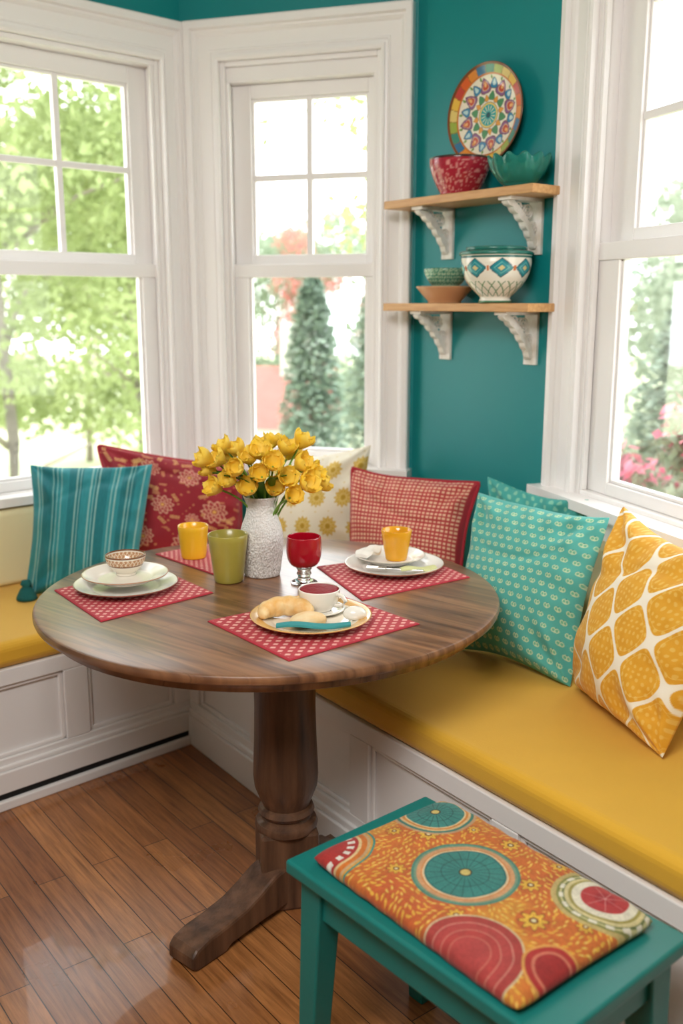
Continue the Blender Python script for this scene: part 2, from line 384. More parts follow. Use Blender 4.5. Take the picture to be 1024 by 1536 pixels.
def stoolpat(U,V):
    X=U*.50+.0022*(vnoise(U*18,V*12,21)-.5); Y=V*.325+.0022*(vnoise(U*18,V*12,22)-.5)
    c=np.tile(rgb('#d4702f'),(X.size,1)).reshape(X.shape+(3,))
    c=mixc(c,rgb('#dc9034'),sst(.35,.7,vnoise(X*14,Y*14,5)))
    c=mixc(c,rgb('#c65a2e'),sst(.6,.85,vnoise(X*11+5,Y*11,8))*.7)
    n=88.
    for oi in (-1,0,1):
        for oj in (-1,0,1):
            i=np.floor(X*n)+oi; j=np.floor(Y*n)+oj
            cx=(i+.5+.5*(cellrand(i,j,1)-.5))/n; cy=(j+.5+.5*(cellrand(i,j,2)-.5))/n
            fld=vnoise(cx*9,cy*9,31)*9.; an=fld+(cellrand(i,j,3)-.5)*1.0
            dx=X-cx; dy=Y-cy; x=dx*np.cos(an)+dy*np.sin(an); y=-dx*np.sin(an)+dy*np.cos(an)
            y=y+22*x*x*np.sign(cellrand(i,j,4)-.5)
            m=(x/.0058)**2+(y/.0021)**2
            c=mixc(c,rgb('#ebb844'),(m<1)*(cellrand(i,j,5)>.18)*.92)
            c=mixc(c,rgb('#f3d27a'),(m<.25)*(cellrand(i,j,5)>.6)*.8)
    for (a,b,r) in [(.10,.19,.020),(.33,.215,.019),(.15,.07,.017),(.40,.145,.024),(.31,.06,.016),(.22,.285,.019),(.46,.20,.015),(.05,.15,.015),(.145,.265,.014),(.32,.30,.016)]:
        d=np.hypot(X-a,Y-b); t=np.arctan2(Y-b,X-a)
        rr=r*(.80+.20*np.cos(8*t))
        c=mixc(c,rgb('#cf6a2e'),sst(0,.002,r*1.25-d)); c=mixc(c,rgb('#7c4a16'),sst(0,.0015,rr*1.12-d)); c=mixc(c,rgb('#efbd44'),sst(0,.001,rr-d)); c=mixc(c,rgb('#b8622a'),((np.abs(np.sin(4*t))*d<.0012)&(d<r*.8))*.8); c=mixc(c,rgb('#7a3d1a'),sst(0,.001,r*.36-d)); c=mixc(c,rgb('#f0e2b0'),sst(0,.001,r*.2-d))
    def disc(a,b,r,rings,spokes=None):
        nonlocal c
        d=np.hypot(X-a,Y-b); t=np.arctan2(Y-b,X-a)
        for k,col in rings: c=mixc(c,rgb(col),sst(0,.0015,r*k-d))
        if spokes:
            k,n_,col=spokes
            m=(np.abs(np.sin(t*n_/2))<.16*np.clip(.05/np.maximum(d,.008),.6,2.2))&(d<r*k)
            c=mixc(c,rgb(col),m*.8)
            c=mixc(c,rgb('#173f40'),sst(0,.001,.0014-np.abs(d-r*k*.60))*.6)
            c=mixc(c,rgb('#d8c070'),sst(0,.001,r*.11-d)); c=mixc(c,rgb('#3a2a18'),sst(0,.001,.0018-np.abs(d-r*.11)))
    disc(.235,.155,.096,[(1,'#4f8a78'),(.95,'#7a9a80'),(.90,'#d9a070'),(.82,'#d98a4a'),(.79,'#e6c9a0'),(.75,'#1f6a66'),(.72,'#3a8880')],(.72,22,'#1a4c4c'))
    disc(.05,.255,.082,[(1,'#c9a078'),(.93,'#3a7d70'),(.86,'#e6c08a'),(.8,'#d98a3a'),(.74,'#e8d0a0'),(.7,'#3a8880')],(.7,20,'#1a4c4c'))
    disc(.385,.015,.088,[(1,'#d8c49a'),(.96,'#b0403a'),(.80,'#c0504a'),(.78,'#e0a890'),(.765,'#b84440'),(.58,'#dc9a80'),(.565,'#b8403c'),(.40,'#d88a70'),(.385,'#b84440')])
    disc(.43,.285,.088,[(1,'#c9b070'),(.9,'#8a8a4a'),(.84,'#d8cf98'),(.80,'#6f7a48'),(.76,'#e0cf98'),(.68,'#a89a50'),(.62,'#efe6cf'),(.45,'#c23a3c'),(.2,'#b02c34')])
    t=np.arctan2(Y-.285,X-.43); d=np.hypot(X-.43,Y-.285); c=mixc(c,rgb('#e9a09a'),(np.abs(np.sin(t*3.5))*d<.0016)&(d<.036))
    c=mixc(c,rgb('#f3ead6'),(np.cos(t*16)>0)*sst(0,.001,.004-np.abs(d-.071)))
    disc(.0,.02,.098,[(1,'#3c8f86'),(.96,'#e0a040'),(.92,'#cfa878'),(.86,'#d9772a'),(.76,'#e8c890'),(.70,'#b5302c')])
    d=np.hypot(X,Y-.02); t=np.arctan2(Y-.02,X); c=mixc(c,rgb('#f0e4d8'),(np.cos(t*18)>0)*sst(0,.001,.007-np.abs(d-.055)))
    disc(.49,.09,.05,[(1,'#e0a050'),(.9,'#b5302c'),(.7,'#d87a60'),(.6,'#a82c2a')])
    c=c*(1-.12*(vnoise(X*400,Y*400,9)[...,None])-.08*vnoise(X*60,Y*60,10)[...,None])
    return c
def pad(name,label,cat,sx,sy,z0,hh,fn,loc,rz,N=460):
    u=np.linspace(0,1,N); U,V=np.meshgrid(u,u,indexing='ij')
    a=2*U-1;b=2*V-1
    e=((1-np.abs(a)**8)*(1-np.abs(b)**8)).clip(0,1)**.45
    Z=z0+hh*(.40+.60*e)+.0035*(vnoise(U*9,V*6,3)-.3)*e+.002*np.sin(U*55+3*V)*sst(.8,1,np.maximum(np.abs(a),np.abs(b)))*e
    rc=1-.02*(np.abs(a)**8*np.abs(b)**8)
    X=(a*(1-.02*(1-b*b)))*sx/2*rc;Y=(b*(1-.02*(1-a*a)))*sy/2*rc
    P=np.stack([X,Y,Z],-1).reshape(-1,3); C=fn(U,V).reshape(-1,3)
    P2=P.copy(); P2[:,2]=2*(z0+hh*.40)-P[:,2]; P2[:,2]=np.maximum(P2[:,2],z0)
    idx=np.arange(N*N).reshape(N,N)
    q=np.stack([idx[:-1,:-1],idx[1:,:-1],idx[1:,1:],idx[:-1,1:]],-1).reshape(-1,4)
    F=np.concatenate([q,q[:,::-1]+N*N]).tolist()
    o=mobj(name,np.concatenate([P,P2]).tolist(),F,FAB,loc=loc,rz=rz,smooth=True,colors=np.concatenate([C,C]))
    return setprops(o,label,cat)
ccx=(-.04+.20+.51+.25)/4; ccy=(1.60+1.81+1.42+1.20)/4
pad('seat_cushion','orange seat cushion printed with teal and red medallions on the stool','cushion',.507,.338,.4505,.040,stoolpat,(ccx+.003,ccy+.012,0),R(-52))

# ---------------------------------------------------------------- pillows
def pillow(label,cor,T,fn,N=150,piping=None,pinch=.085,name='throw_pillow',group=None,seed=0,tassel=None):
    BL,BR,TR,TL=[np.array(c,float) for c in cor]
    ctr=(BL+BR+TR+TL)/4
    BL,BR,TR,TL=[ctr+(p-ctr)*1.03 for p in (BL,BR,TR,TL)]
    u=np.linspace(0,1,N); U,V=np.meshgrid(u,u,indexing='ij'); a=2*U-1;b=2*V-1
    rc=1-.035*(np.abs(a)**6*np.abs(b)**6)
    wob=.018*np.sin(b*3+seed); wob2=.016*np.sin(a*3.3+seed*1.7)
    a2=(a*(1-pinch*(1-np.abs(b)**2.5))+wob*a*a)*rc; b2=(b*(1-(pinch+.03*(b>0))*(1-np.abs(a)**2.5))+wob2*b*b)*rc
    u2=(a2+1)/2; v2=(b2+1)/2
    B=(BL[None,None]*((1-u2)*(1-v2))[...,None]+BR*(u2*(1-v2))[...,None]+TR*(u2*v2)[...,None]+TL*((1-u2)*v2)[...,None])
    nrm=np.cross(BR-TL,TR-BL); nrm/=np.linalg.norm(nrm)
    if nrm[1]>0: nrm=-nrm
    h=T*((1-a*a)*(1-b*b)).clip(0,1)**.5*1.25
    h=h*(1+.16*(vnoise(U*3+seed,V*3,seed)-.5)+.24*(1-np.abs(a))*np.clip(-b,0,1)-.14*np.clip(b,0,1)*(1-a*a))
    edge=np.maximum(np.abs(a),np.abs(b)); ins=(h>1e-5)*(1-edge)**.3
    wr=(np.sin(a*17*(1+.2*b)+seed+2*b)*sst(.35,.9,np.abs(b))+np.sin(b*15*(1+.2*a)+seed*2+2*a)*sst(.35,.9,np.abs(a)))*.006*ins
    for (ca,cb) in ((-1,-1),(1,-1),(-1,1),(1,1)):
        da,db=a-ca,b-cb; rr=np.hypot(da,db); an=np.arctan2(np.abs(db),np.abs(da)); wr=wr+.010*np.sin(an*8+seed+ca)*np.exp(-((rr-.5)/.3)**2)
    # one soft fold across the upper half
    fo=b-.45-.25*np.sin(a*2+seed); wr=wr-.008*np.exp(-(fo/.07)**2)*(1-a*a)
    h1=np.maximum(h+wr*(h>1e-5),0)
    P=(B+nrm*h1[...,None]).reshape(-1,3)-ctr; Q=(B-nrm*h[...,None]*.5).reshape(-1,3)-ctr
    zmin=.506-ctr[2]
    P[:,2]=np.maximum(P[:,2],zmin); Q[:,2]=np.maximum(Q[:,2],zmin)
    C=fn(U,V).reshape(-1,3)
    idx=np.arange(N*N).reshape(N,N)
    q=np.stack([idx[:-1,:-1],idx[1:,:-1],idx[1:,1:],idx[:-1,1:]],-1).reshape(-1,4)
    F=np.concatenate([q,q[:,::-1]+N*N]).tolist()
    e=empty(name,tuple(ctr),0,label,'pillow',group)
    mobj('pillow_cover',np.concatenate([P,Q]).tolist(),F,FAB,parent=e,smooth=True,colors=np.concatenate([C,C]))
    if piping:
        Bc=B-ctr; loop=list(Bc[::3,0])+list(Bc[-1,::3])+list(Bc[::-3,-1])+list(Bc[0,::-3])
        loop=[Vector((p[0],p[1],max(p[2],zmin+.006))) for p in loop]
        lp=[loop[0]]
        for p in loop[1:]:
            if (p-lp[-1]).length>.004: lp.append(p)
        tube('piping',lp,.007,piping,parent=e)
    if tassel:
        p=BL-ctr
        V1,F1_=lathe_geo([(0,.0),(.014,-.004),(.018,-.016),(.012,-.024),(.021,-.034),(.032,-.056),(.034,-.066),(0,-.068)][::-1],20)
        V1=[(x+p[0]+.02,y+p[1]-.035,max(z+p[2]+.072,zmin)) for x,y,z in V1]
        mobj('tassel',V1,F1_,tassel,parent=e,smooth=True)
    return e
def base(U,c): return np.tile(rgb(c),U.shape+(1,))
def p_stripe(U,V):
    c=base(U,'#1a7880')
    c=mixc(c,rgb('#2b8e96'),(np.sin(U*2*np.pi*4.5)>0)*1.)
    for k in [.07,.10,.20,.235,.27,.40,.43,.52,.55,.58,.70,.735,.83,.86,.95]:
        c=mixc(c,rgb('#a9cdc4'),sst(0,.003,.0065-np.abs(U-k))*.8)
    c*= (1-.10*vnoise(U*200,V*30,2))[...,None]; return c
def p_floral(U,V):
    c=base(U,'#9c1d2b'); c=mixc(c,rgb('#861623'),vnoise(U*6,V*6,1))
    s=(vnoise(U*34,V*34,7)>.80); c=mixc(c,rgb('#dcae6c'),s*.6)
    for k in range(44):
        cx=cellrand(k*1.,3.,1);cy=cellrand(k*1.,5.,2);an=cellrand(k*1.,7.,3)*6.28
        x=(U-cx)*math.cos(an)+(V-cy)*math.sin(an); y=-(U-cx)*math.sin(an)+(V-cy)*math.cos(an)
        for m_ in range(5):
            for sg in (-1,1):
                xx=x-(-.03+m_*.015); yy=y-sg*.009
                c=mixc(c,rgb('#dcae6c'),((xx/.008)**2+(yy/.005)**2<1)*.85)
        c=mixc(c,rgb('#dcae6c'),((np.abs(y)<.002)&(np.abs(x)<.04))*.8)
    for (cx,cy,rr) in [(.20,.28,.09),(.52,.20,.10),(.38,.55,.09),(.78,.50,.11),(.12,.72,.09),(.60,.82,.085),(.90,.16,.085),(.90,.84,.08),(.33,.88,.07),(.60,.42,.06)]:
        d=np.hypot(U-cx,V-cy); t=np.arctan2(V-cy,U-cx)
        pet=rr*(.85+.15*np.cos(10*t))
        c=mixc(c,rgb('#a52a34'),sst(0,.004,pet-d))
        c=mixc(c,rgb('#dcae90'),((np.abs(d/rr-.80-.12*np.cos(10*t))<.07)|((np.abs(d/rr-.52-.10*np.cos(8*t+1))<.06))|(np.abs(d/rr-.28)<.06))*.85)
        c=mixc(c,rgb('#d49a78'),((np.abs(np.sin(5*t))*d<.004)&(d<rr*.75)&(d>rr*.3))*.7)
        c=mixc(c,rgb('#e2b45a'),(d<rr*.15)*.9)
    return c
def p_medal(U,V):
    c=base(U,'#ece3cf')
    n=4.2
    j=np.floor(V*n*1.0); uu=U*n+.5*(j%2); i=np.floor(uu); x=uu-i-.5; y=V*n-j-.5
    d=np.hypot(x,y); t=np.arctan2(y,x)
    pet=.36*(.88+.12*np.cos(12*t)); c=mixc(c,rgb('#cfa636'),sst(0,.02,pet-d)*.9)
    c=mixc(c,rgb('#e6d3a0'),((np.cos(12*t)>.75)&(d>.14)&(d<.3))*.6); c=mixc(c,rgb('#b8922c'),sst(0,.02,.09-d))
    c=mixc(c,rgb('#e6d3a0'),(np.abs(d-.13)<.015)*.6)
    c=mixc(c,rgb('#dcc070'),sst(0,.02,.045-np.hypot(np.abs(x)-.5,np.abs(y)-.5))); return c
def p_woven(U,V):
    c=base(U,'#bf4a44'); n=30
    x=U*n;y=V*n*1.0; i=np.floor(x);j=np.floor(y); fx=x-i-.5;fy=y-j-.5
    m=(np.abs(fx)<.32)&(np.abs(fy)<.25)
    c=mixc(c,rgb('#e8c6a4'),m*.88)
    c=mixc(c,rgb('#a83238'),((np.abs(fx)>.42)|(np.abs(fy)>.40))*.7)
    c=mixc(c,rgb('#a02430'),(U>.965)*1.)
    return c
def p_aqua(U,V):
    c=base(U,'#4fa69c'); n=15
    j=np.floor(V*n*1.15); uu=U*n+.5*(j%2); i=np.floor(uu); x=uu-i-.5; y=V*n*1.15-j-.5
    e1=np.hypot(x*1.2,(y-.02)*1.45)
    c=mixc(c,rgb('#d9d8ac'),sst(0,.05,.40-e1)*.8)
    e2=np.hypot((np.abs(x)-.13)*1.6,(y-.02)*1.1); c=mixc(c,rgb('#62aa8c'),sst(0,.05,.18-e2)*.9)
    c=mixc(c,rgb('#2c8580'),sst(0,.05,.09-np.hypot(x,y-.25))); return c
def p_aqua2(U,V):
    c=base(U,'#3f9a92'); w=np.sin(U*70+3*vnoise(U*20,V*20,1))*np.sin(V*70); return mixc(c,rgb('#8cc0a4'),sst(.3,.5,w)*.8)
def p_ogee(U,V):
    c=base(U,'#dd9c22')
    a=U*2*np.pi*3.6+.6; b=V*2*np.pi*2.7+.9
    f=np.cos(a)+np.cos(b)
    c=mixc(c,rgb('#e6a830'),vnoise(U*30,V*30,2))
    leaf=np.abs(np.sin(a*4.5+3*vnoise(U*14,V*14,3)))*np.abs(np.sin(b*4.5+3*vnoise(U*14+5,V*14,4)))
    c=mixc(c,rgb('#f0d288'),sst(.60,.8,leaf)*.45)
    c=mixc(c,rgb('#f0d288'),sst(0,.03,.05-np.abs(np.abs(f)-.62))*.5)
    c=mixc(c,rgb('#f6ecd9'),sst(0,.06,.25-np.abs(f))); return c
PR=mat('red_piping','#a51c2b',rough=.7)
pillow('teal throw pillow with pale vertical stripes and a corner tassel',[(-1.06,3.12,.51),(-.70,3.17,.51),(-.656,3.34,.925),(-1.06,3.26,.935)],.085,p_stripe,seed=1,tassel=mat('teal_thread','#17605f',rough=.9,bump=.6,bscale=200))
pillow('dark red floral throw pillow behind the striped pillow',[(-.80,3.38,.51),(-.37,3.46,.51),(-.365,3.59,.885),(-.88,3.48,.965)],.075,p_floral,seed=2,N=240,piping=PR)
pillow('cream throw pillow with mustard flower medallions',[(-.31,3.44,.51),(.07,3.36,.51),(.11,3.48,.965),(-.304,3.58,.915)],.07,p_medal,seed=3,N=180)
pillow('red woven check throw pillow with red piping',[(.02,3.17,.51),(.375,3.02,.51),(.455,3.15,.89),(.035,3.33,.91)],.078,p_woven,seed=4,N=220,piping=PR)
pillow('aqua printed throw pillow tucked behind another',[(.46,2.88,.51),(.68,2.66,.51),(.725,2.78,.905),(.462,3.03,.93)],.036,p_aqua2,seed=6)
pillow('large aqua throw pillow with small cream leaf print',[(.335,2.62,.51),(.585,2.33,.51),(.72,2.54,.910),(.40,2.80,.93)],.09,p_aqua,seed=5,N=240)
pillow('golden throw pillow with cream ogee lattice',[(.60,2.33,.51),(.69,1.92,.51),(.87,1.95,.91),(.715,2.40,.965)],.092,p_ogee,seed=7,N=280)

# ---------------------------------------------------------------- shelves with brackets
BRK=mat('painted_white_iron','#f4f0ea',rough=.45,color2='#dad1c2',vscale=30,bump=.15,bscale=150)
def shelf(zt,label):
    e=empty('wall_shelf',(T0[0],T0[1],zt),AT,label,'shelf')
    P=[(.022,0),(.022,-.165),(.692,-.165),(.692,-.035),(.665,-.01),(.665,0)]
    prism('shelf_board',P,-.026,0,SHELFW,parent=e,bevel=.003)
    for s in (.175,.568):
        def sw(P,w0,w1):
            n=len(P); V=[(w0,-d,z) for d,z in P]+[(w1,-d,z) for d,z in P]
            F=[tuple(range(n)),tuple(range(2*n-1,n-1,-1))]+[(i,n+i,n+(i+1)%n,(i+1)%n) for i in range(n)]
            return V,F
        g2=sw([(0,-.026),(.15,-.026),(.15,-.036),(0,-.036)],s-.026,s+.026)
        g3=sw([(0,-.026),(.010,-.026),(.010,-.192),(0,-.192)],s-.026,s+.026)
        gs=[g2,g3]
        outer=[];inner=[]
        for k in range(41):
            t=k/40; d=.145*(1-t)**1.25+.012*t+.006; z=-.040-.135*t**1.25; bulge=.004*abs(math.sin(t*math.pi*6))
            outer.append((d+bulge*.8,z-bulge)); inner.append((max(d-.013,.008),min(z+.013,-.034)))
        gs.append(sw(outer+inner[::-1],s-.012,s+.012))
        for (cd,cz,r0,turn) in [(.095,-.056,.018,1.7),(.052,-.068,.024,2.1),(.026,-.112,.019,1.7),(.022,-.150,.013,1.4),(.128,-.045,.010,1.3),(.078,-.082,.010,1.3)]:
            for sd in (-.007,.007):
                pts=[]
                for k in range(26):
                    t=k/25; an=t*turn*2*math.pi; r=r0*(1-.85*t); pts.append((s+sd,-(cd+r*math.cos(an)),cz+r*math.sin(an)))
                gs.append(tube_geo(pts,.0032,6))
        V,F=merge(*gs); mobj('bracket',V,F,BRK,parent=e)
    return e
ZU,ZL=1.810,1.470
shelf(ZU,'light oak upper wall shelf on ornate white brackets')
shelf(ZL,'light oak lower wall shelf on ornate white brackets')
def onT(s,d,z): p=pt(T0,AT,s,d); return (p[0],p[1],z)

def bowlprof(r,h,rb,th=.004,cur=.5,steps=14,foot=.006):
    out=[(0,0),(rb,0),(rb,foot)]
    for i in range(1,steps+1):
        t=i/steps; out.append((rb+(r-rb)*math.sin(t*math.pi/2)**(.6+cur*.8) if cur>0 else rb+(r-rb)*t,foot+(h-foot)*t))
    inn=[(max(a-th,0.001),b+th*.6) for a,b in out[3:]][::-1]
    return out+[(r-th*.3,h+.001)]+inn+[(0,foot+th)]
def c_redbowl(A,r,z,J):
    c=base(A,'#a82436'); X=A*10; w=vnoise(X*1.6,z*190,1)
    c=mixc(c,rgb('#e9b8a8'),sst(.62,.72,w)*.7)
    c=mixc(c,rgb('#8c1828'),(np.abs(np.sin(X*.9+z*50))<.1)*.6)
    c=mixc(c,rgb('#3a2220'),(z>.104)*1.); return c
o=lathe('mixing_bowl',resample(bowlprof(.098,.110,.062,cur=.45),.003),CER,96,c_redbowl,loc=onT(.325,.102,ZU+.0005),rz=.3); setprops(o,'dark red speckled ceramic bowl on the upper shelf','bowl')
GG=mat('teal_glass','#3fb0a0',rough=.06,trans=.7,ior=1.2,coat=.4)
pf=bowlprof(.093,.085,.045,cur=.3); V,F=lathe_geo(resample(pf,.006),96)
V=[(x*(1+.05*math.cos(12*math.atan2(y,x))*(z/.085)),y*(1+.05*math.cos(12*math.atan2(y,x))*(z/.085)),z*(1+.07*math.cos(12*math.atan2(y,x))*(z/.085)**2)) for x,y,z in V]
o=mobj('glass_bowl',V,F,GG,loc=onT(.577,.10,ZU+.0005),smooth=True); setprops(o,'scalloped teal glass bowl on the upper shelf','bowl')
TANC=mat('tan_ceramic','#cf9a70',rough=.4)
o=lathe('serving_bowl',bowlprof(.096,.052,.055,cur=0),TANC,64,loc=onT(.265,.10,ZL+.0005)); setprops(o,'plain tan ceramic bowl on the lower shelf','bowl')
def c_grn(A,r,z,J):
    c=base(A,'#3f8068'); x=A/(2*np.pi)*28+(np.floor(z/.012)%2)*.5; fx=x-np.floor(x)-.5; fy=z/.012-np.floor(z/.012)-.5
    c=mixc(c,rgb('#c2d2b0'),(np.abs(np.hypot(fx,fy)-.3)<.11)*.85); return c
o=lathe('small_bowl',resample(bowlprof(.073,.058,.046,cur=.25),.0025),CER,128,c_grn,loc=onT(.27,.10,ZL+.0525)); setprops(o,'small green patterned bowl stacked in the tan bowl','bowl')
pot=empty('lidded_jar',onT(.515,.121,ZL+.0005),0,'cream ceramic pot painted with teal leaves, green rim','pot')
pp=[(0,0),(.05,0),(.052,.006),(.044,.016),(.060,.030),(.085,.055),(.102,.085),(.110,.115),(.108,.140),(.112,.148),(.106,.150),(.10,.140),(0,.135)]
def c_pot(A,r,z,J):
    c=base(A,'#ebe4d4')
    n=8; x=A/(2*np.pi)*n; i=np.floor(x); fx=x-i-.5; y=(z-.104)/.026
    yy=np.abs(y); leaf=yy<np.clip(1-np.abs(fx)/.40,0,1)**.8
    c=mixc(c,rgb('#1d4f5a'),(yy<1.12*np.clip(1-np.abs(fx)/.45,0,1)**.8)*1.)
    c=mixc(c,rgb('#2a8590'),leaf*1.); c=mixc(c,rgb('#d8c890'),((yy+np.abs(fx)*2.2<.30))*1.); c=mixc(c,rgb('#6ab8b4'),(np.abs(yy+np.abs(fx)*2.2-.62)<.07)*leaf*.9)
    g=np.abs(np.abs(fx)-.5); c=mixc(c,rgb('#c9703a'),((g<.05)&(yy<.28))*1.)
    vine=((np.abs(np.sin(A*9+z*90))<.25)|(np.abs(np.sin(A*9-z*90))<.2))&(z<.066)&(z>.02); c=mixc(c,rgb('#5f8a62'),vine*.9)
    c=mixc(c,rgb('#2a6a62'),(np.abs(z-.138)<.003)*1.); c=mixc(c,rgb('#4a7a5a'),(z<.008)*1.); return c
lathe('jar_body',resample(smoothprof(pp,1),.002),CER,220,c_pot,parent=pot,rz=.4)
GR=mat('green_glaze','#2c7468',rough=.2,coat=.4)
lathe('jar_lid',smoothprof([(0,.142),(.112,.142),(.117,.150),(.108,.157),(.07,.160),(0,.158)],1),GR,96,parent=pot)
tube('lid_rim',[(.09*math.cos(t*math.pi/12),.09*math.sin(t*math.pi/12),.163) for t in range(25)],.006,GR,parent=pot)

def c_plate(A,r,z,J):
    q=r/.155; c=base(A,'#eee4cf'); t=A
    pal=[rgb(h) for h in ['#df8a35','#e6b84a','#3f8a78','#d9622c','#e2c878','#2f6f96','#c2453a','#9aab4a']]
    ns=24; sg_=t/(2*np.pi)*ns+.35*(q-.8); seg=np.floor(sg_); k=((seg*3)%8).astype(int)
    rim=np.zeros(c.shape)
    for ii in range(8): rim[k==ii]=pal[ii]
    c=np.where(((q>.80)&(q<.95))[...,None],rim,c)
    c=mixc(c,rgb('#8a5a2c'),((np.abs((sg_%1)-.5)>.47)&(q>.80)&(q<.95))*1.)
    c=mixc(c,rgb('#7a4420'),(q>.955)*1.); c=mixc(c,rgb('#c9722c'),(np.abs(q-.79)<.014)*1.)
    def petals(n_,off_,r0,w,l_,col,edge='#6a4a3a'):
        nonlocal c
        a=((t/(2*np.pi)*n_+off_)%1-.5)*2*np.pi/n_; x=a*q; y=q-r0
        w2=w*(1-.45*(y/l_)); m=(x/w2)**2+(y/l_)**2
        c=mixc(c,rgb(edge),(m<1.22)*1.); c=mixc(c,rgb(col),(m<1)*1.)
    petals(8,0,.58,.115,.14,'#8c5a86'); petals(8,0,.59,.07,.09,'#c2503a','#e8d0a0'); petals(8,0,.61,.03,.05,'#eab070','#c2503a')
    petals(8,.5,.62,.085,.10,'#3a7fa6'); petals(8,.5,.63,.04,.06,'#c0dada','#3a7fa6')
    petals(16,.25,.735,.022,.035,'#6f9a4a')
    petals(8,.5,.38,.07,.085,'#4a8a5a'); petals(8,0,.34,.045,.065,'#e09a40')
    c=mixc(c,rgb('#6a4a3a'),(q<.25)*1.); c=mixc(c,rgb('#e6c66a'),(q<.24)*1.); c=mixc(c,rgb('#2f9f9c'),(q<.21)*1.); c=mixc(c,rgb('#e9dcc0'),((np.abs(np.sin(7*t))<.35)&(q<.18)&(q>.08))*1.); c=mixc(c,rgb('#1b4f5a'),(q<.06)*1.)
    c=np.where((J>.62)[...,None],rgb('#8a5a3a'),c)
    return c
pp=[(0.0005,.006),(.095,.006),(.105,.009),(.150,.026),(.155,.029),(.156,.026),(.150,.021),(.105,.003),(.09,0),(0,0)]
o=lathe('decorative_plate',resample(pp,.0018),CER,360,c_plate); o.rotation_mode='XYZ'
o.rotation_euler=Euler((R(88),R(12),AT)); o.location=onT(.365,.016,2.055); o.scale=(1.05,1.0,1); setprops(o,'colourful mandala painted ceramic plate hung on the teal wall','plate')

# ---------------------------------------------------------------- placemats
def c_mat(U,V):
    c=base(U,'#b52a38'); n=24; x=U*n;y=V*n*.95
    p=x+y;q=x-y
    fx=p/2-np.floor(p/2)-.5; fy=q/2-np.floor(q/2)-.5
    m=(np.abs(fx)<.25)&(np.abs(fy)<.25); c=mixc(c,rgb('#efc2b2'),m*.85)
    ed=np.minimum(np.minimum(U,1-U),np.minimum(V,1-V)); c=mixc(c,rgb('#b02636'),(ed<.02)*1.); return c
def placemat(label,P,N=200):
    P=[np.array(p) for p in P]; ctr=sum(P)/4
    u=np.linspace(0,1,N); U,V=np.meshgrid(u,u,indexing='ij')
    B=P[0]*((1-U)*(1-V))[...,None]+P[1]*(U*(1-V))[...,None]+P[2]*(U*V)[...,None]+P[3]*((1-U)*V)[...,None]-ctr
    ed=np.minimum(np.minimum(U,1-U),np.minimum(V,1-V))
    top=np.concatenate([B,(.0032*sst(0,.01,ed)+.0006)[...,None]],-1).reshape(-1,3)
    idx=np.arange(N*N).reshape(N,N); q=np.stack([idx[:-1,:-1],idx[1:,:-1],idx[1:,1:],idx[:-1,1:]],-1).reshape(-1,4)
    A=np.cross(P[1]-P[0],P[3]-P[0])
    if A<0: q=q[:,::-1]
    C=c_mat(U,V).reshape(-1,3)
    o=mobj('placemat',top.tolist(),q.tolist(),FAB,loc=(ctr[0],ctr[1],.7505),smooth=True,colors=C)
    sm=o.modifiers.new('sol','SOLIDIFY'); sm.thickness=.0005
    return setprops(o,label,'placemat',None,'red checked placemats on the table')
placemat('red woven checked placemat under the stacked plates',[(-.735,2.375),(-.555,2.125),(-.325,2.355),(-.52,2.60)])
placemat('red woven checked placemat behind the yellow cup',[(-.545,2.74),(-.34,2.515),(-.20,2.63),(-.41,2.86)])
placemat('red woven checked placemat under the plate of food',[(-.31,2.13),(-.108,1.875),(.18,2.11),(-.01,2.34)])
placemat('red woven checked placemat near the bench corner',[(-.07,2.60),(.05,2.29),(.345,2.495),(.22,2.74)])

# ---------------------------------------------------------------- tableware
ZT=.7505; ZM=.7542
def plateprof(r): return smoothprof([(0,0),(r*.58,0),(r*.62,.003),(r*.70,.008),(r*.97,.018),(r,.021),(r*.985,.023),(r*.70,.012),(r*.6,.006),(0,.005)],1)
def c_rim(colr,body,r0,band=(.86,1.01)):
    def f(A,r,z,J):
        q=r/r0; c=base(A,body); c=mixc(c,rgb(colr),((q>band[0])&(q<band[1]))*.9); return c
    return f
def plate(r,label,loc,fn,name='dinner_plate'):
    o=lathe(name,resample(plateprof(r),.003),CER,96,fn,loc=loc); return setprops(o,label,'plate')
plate(.132,'large white ceramic dinner plate under a smaller plate',(-.55,2.375,ZM),c_rim('#7a4228','#f2ece4',.132,(.98,1.02)))
plate(.110,'cream ceramic side plate stacked on a dinner plate',(-.553,2.385,ZM+.0215),c_rim('#a8785a','#f0e8dc',.110,(.98,1.02)))
def c_sb(A,r,z,J):
    c=base(A,'#efe6d6'); m=(z>.028)&(z<.046); c=mixc(c,rgb('#a8683a'),m*.75); c=mixc(c,rgb('#efe0c8'),m*(np.abs(np.sin(A*14+z*180))<.3)*.9);c=mixc(c,rgb('#efe0c8'),m*(np.abs(np.sin(A*14-z*180))<.3)*.9); c=mixc(c,rgb('#7a4a2a'),((np.abs(z-.028)<.0013)|(z>.050))*1.); return c
o=lathe('small_bowl',resample(bowlprof(.052,.052,.026,th=.003,cur=.2),.0015),CER,128,c_sb,loc=(-.560,2.425,ZM+.0275)); setprops(o,'small cream bowl with brown lattice band on stacked plates','bowl')
plate(.140,'cream plate with golden rim holding a pastry',(-.07,2.115,ZM),c_rim('#dba65a','#f0e6d4',.140,(.80,1.02)))
plate(.137,'white ceramic plate with brown edge near the corner',(.145,2.565,ZM),c_rim('#9a6a48','#f2ede6',.137,(.985,1.02)))
plate(.098,'small white side plate under the yellow glass cup',(.135,2.60,ZM+.014),c_rim('#d8cfc2','#f6f1ea',.098,(.97,1.02)),'side_plate')
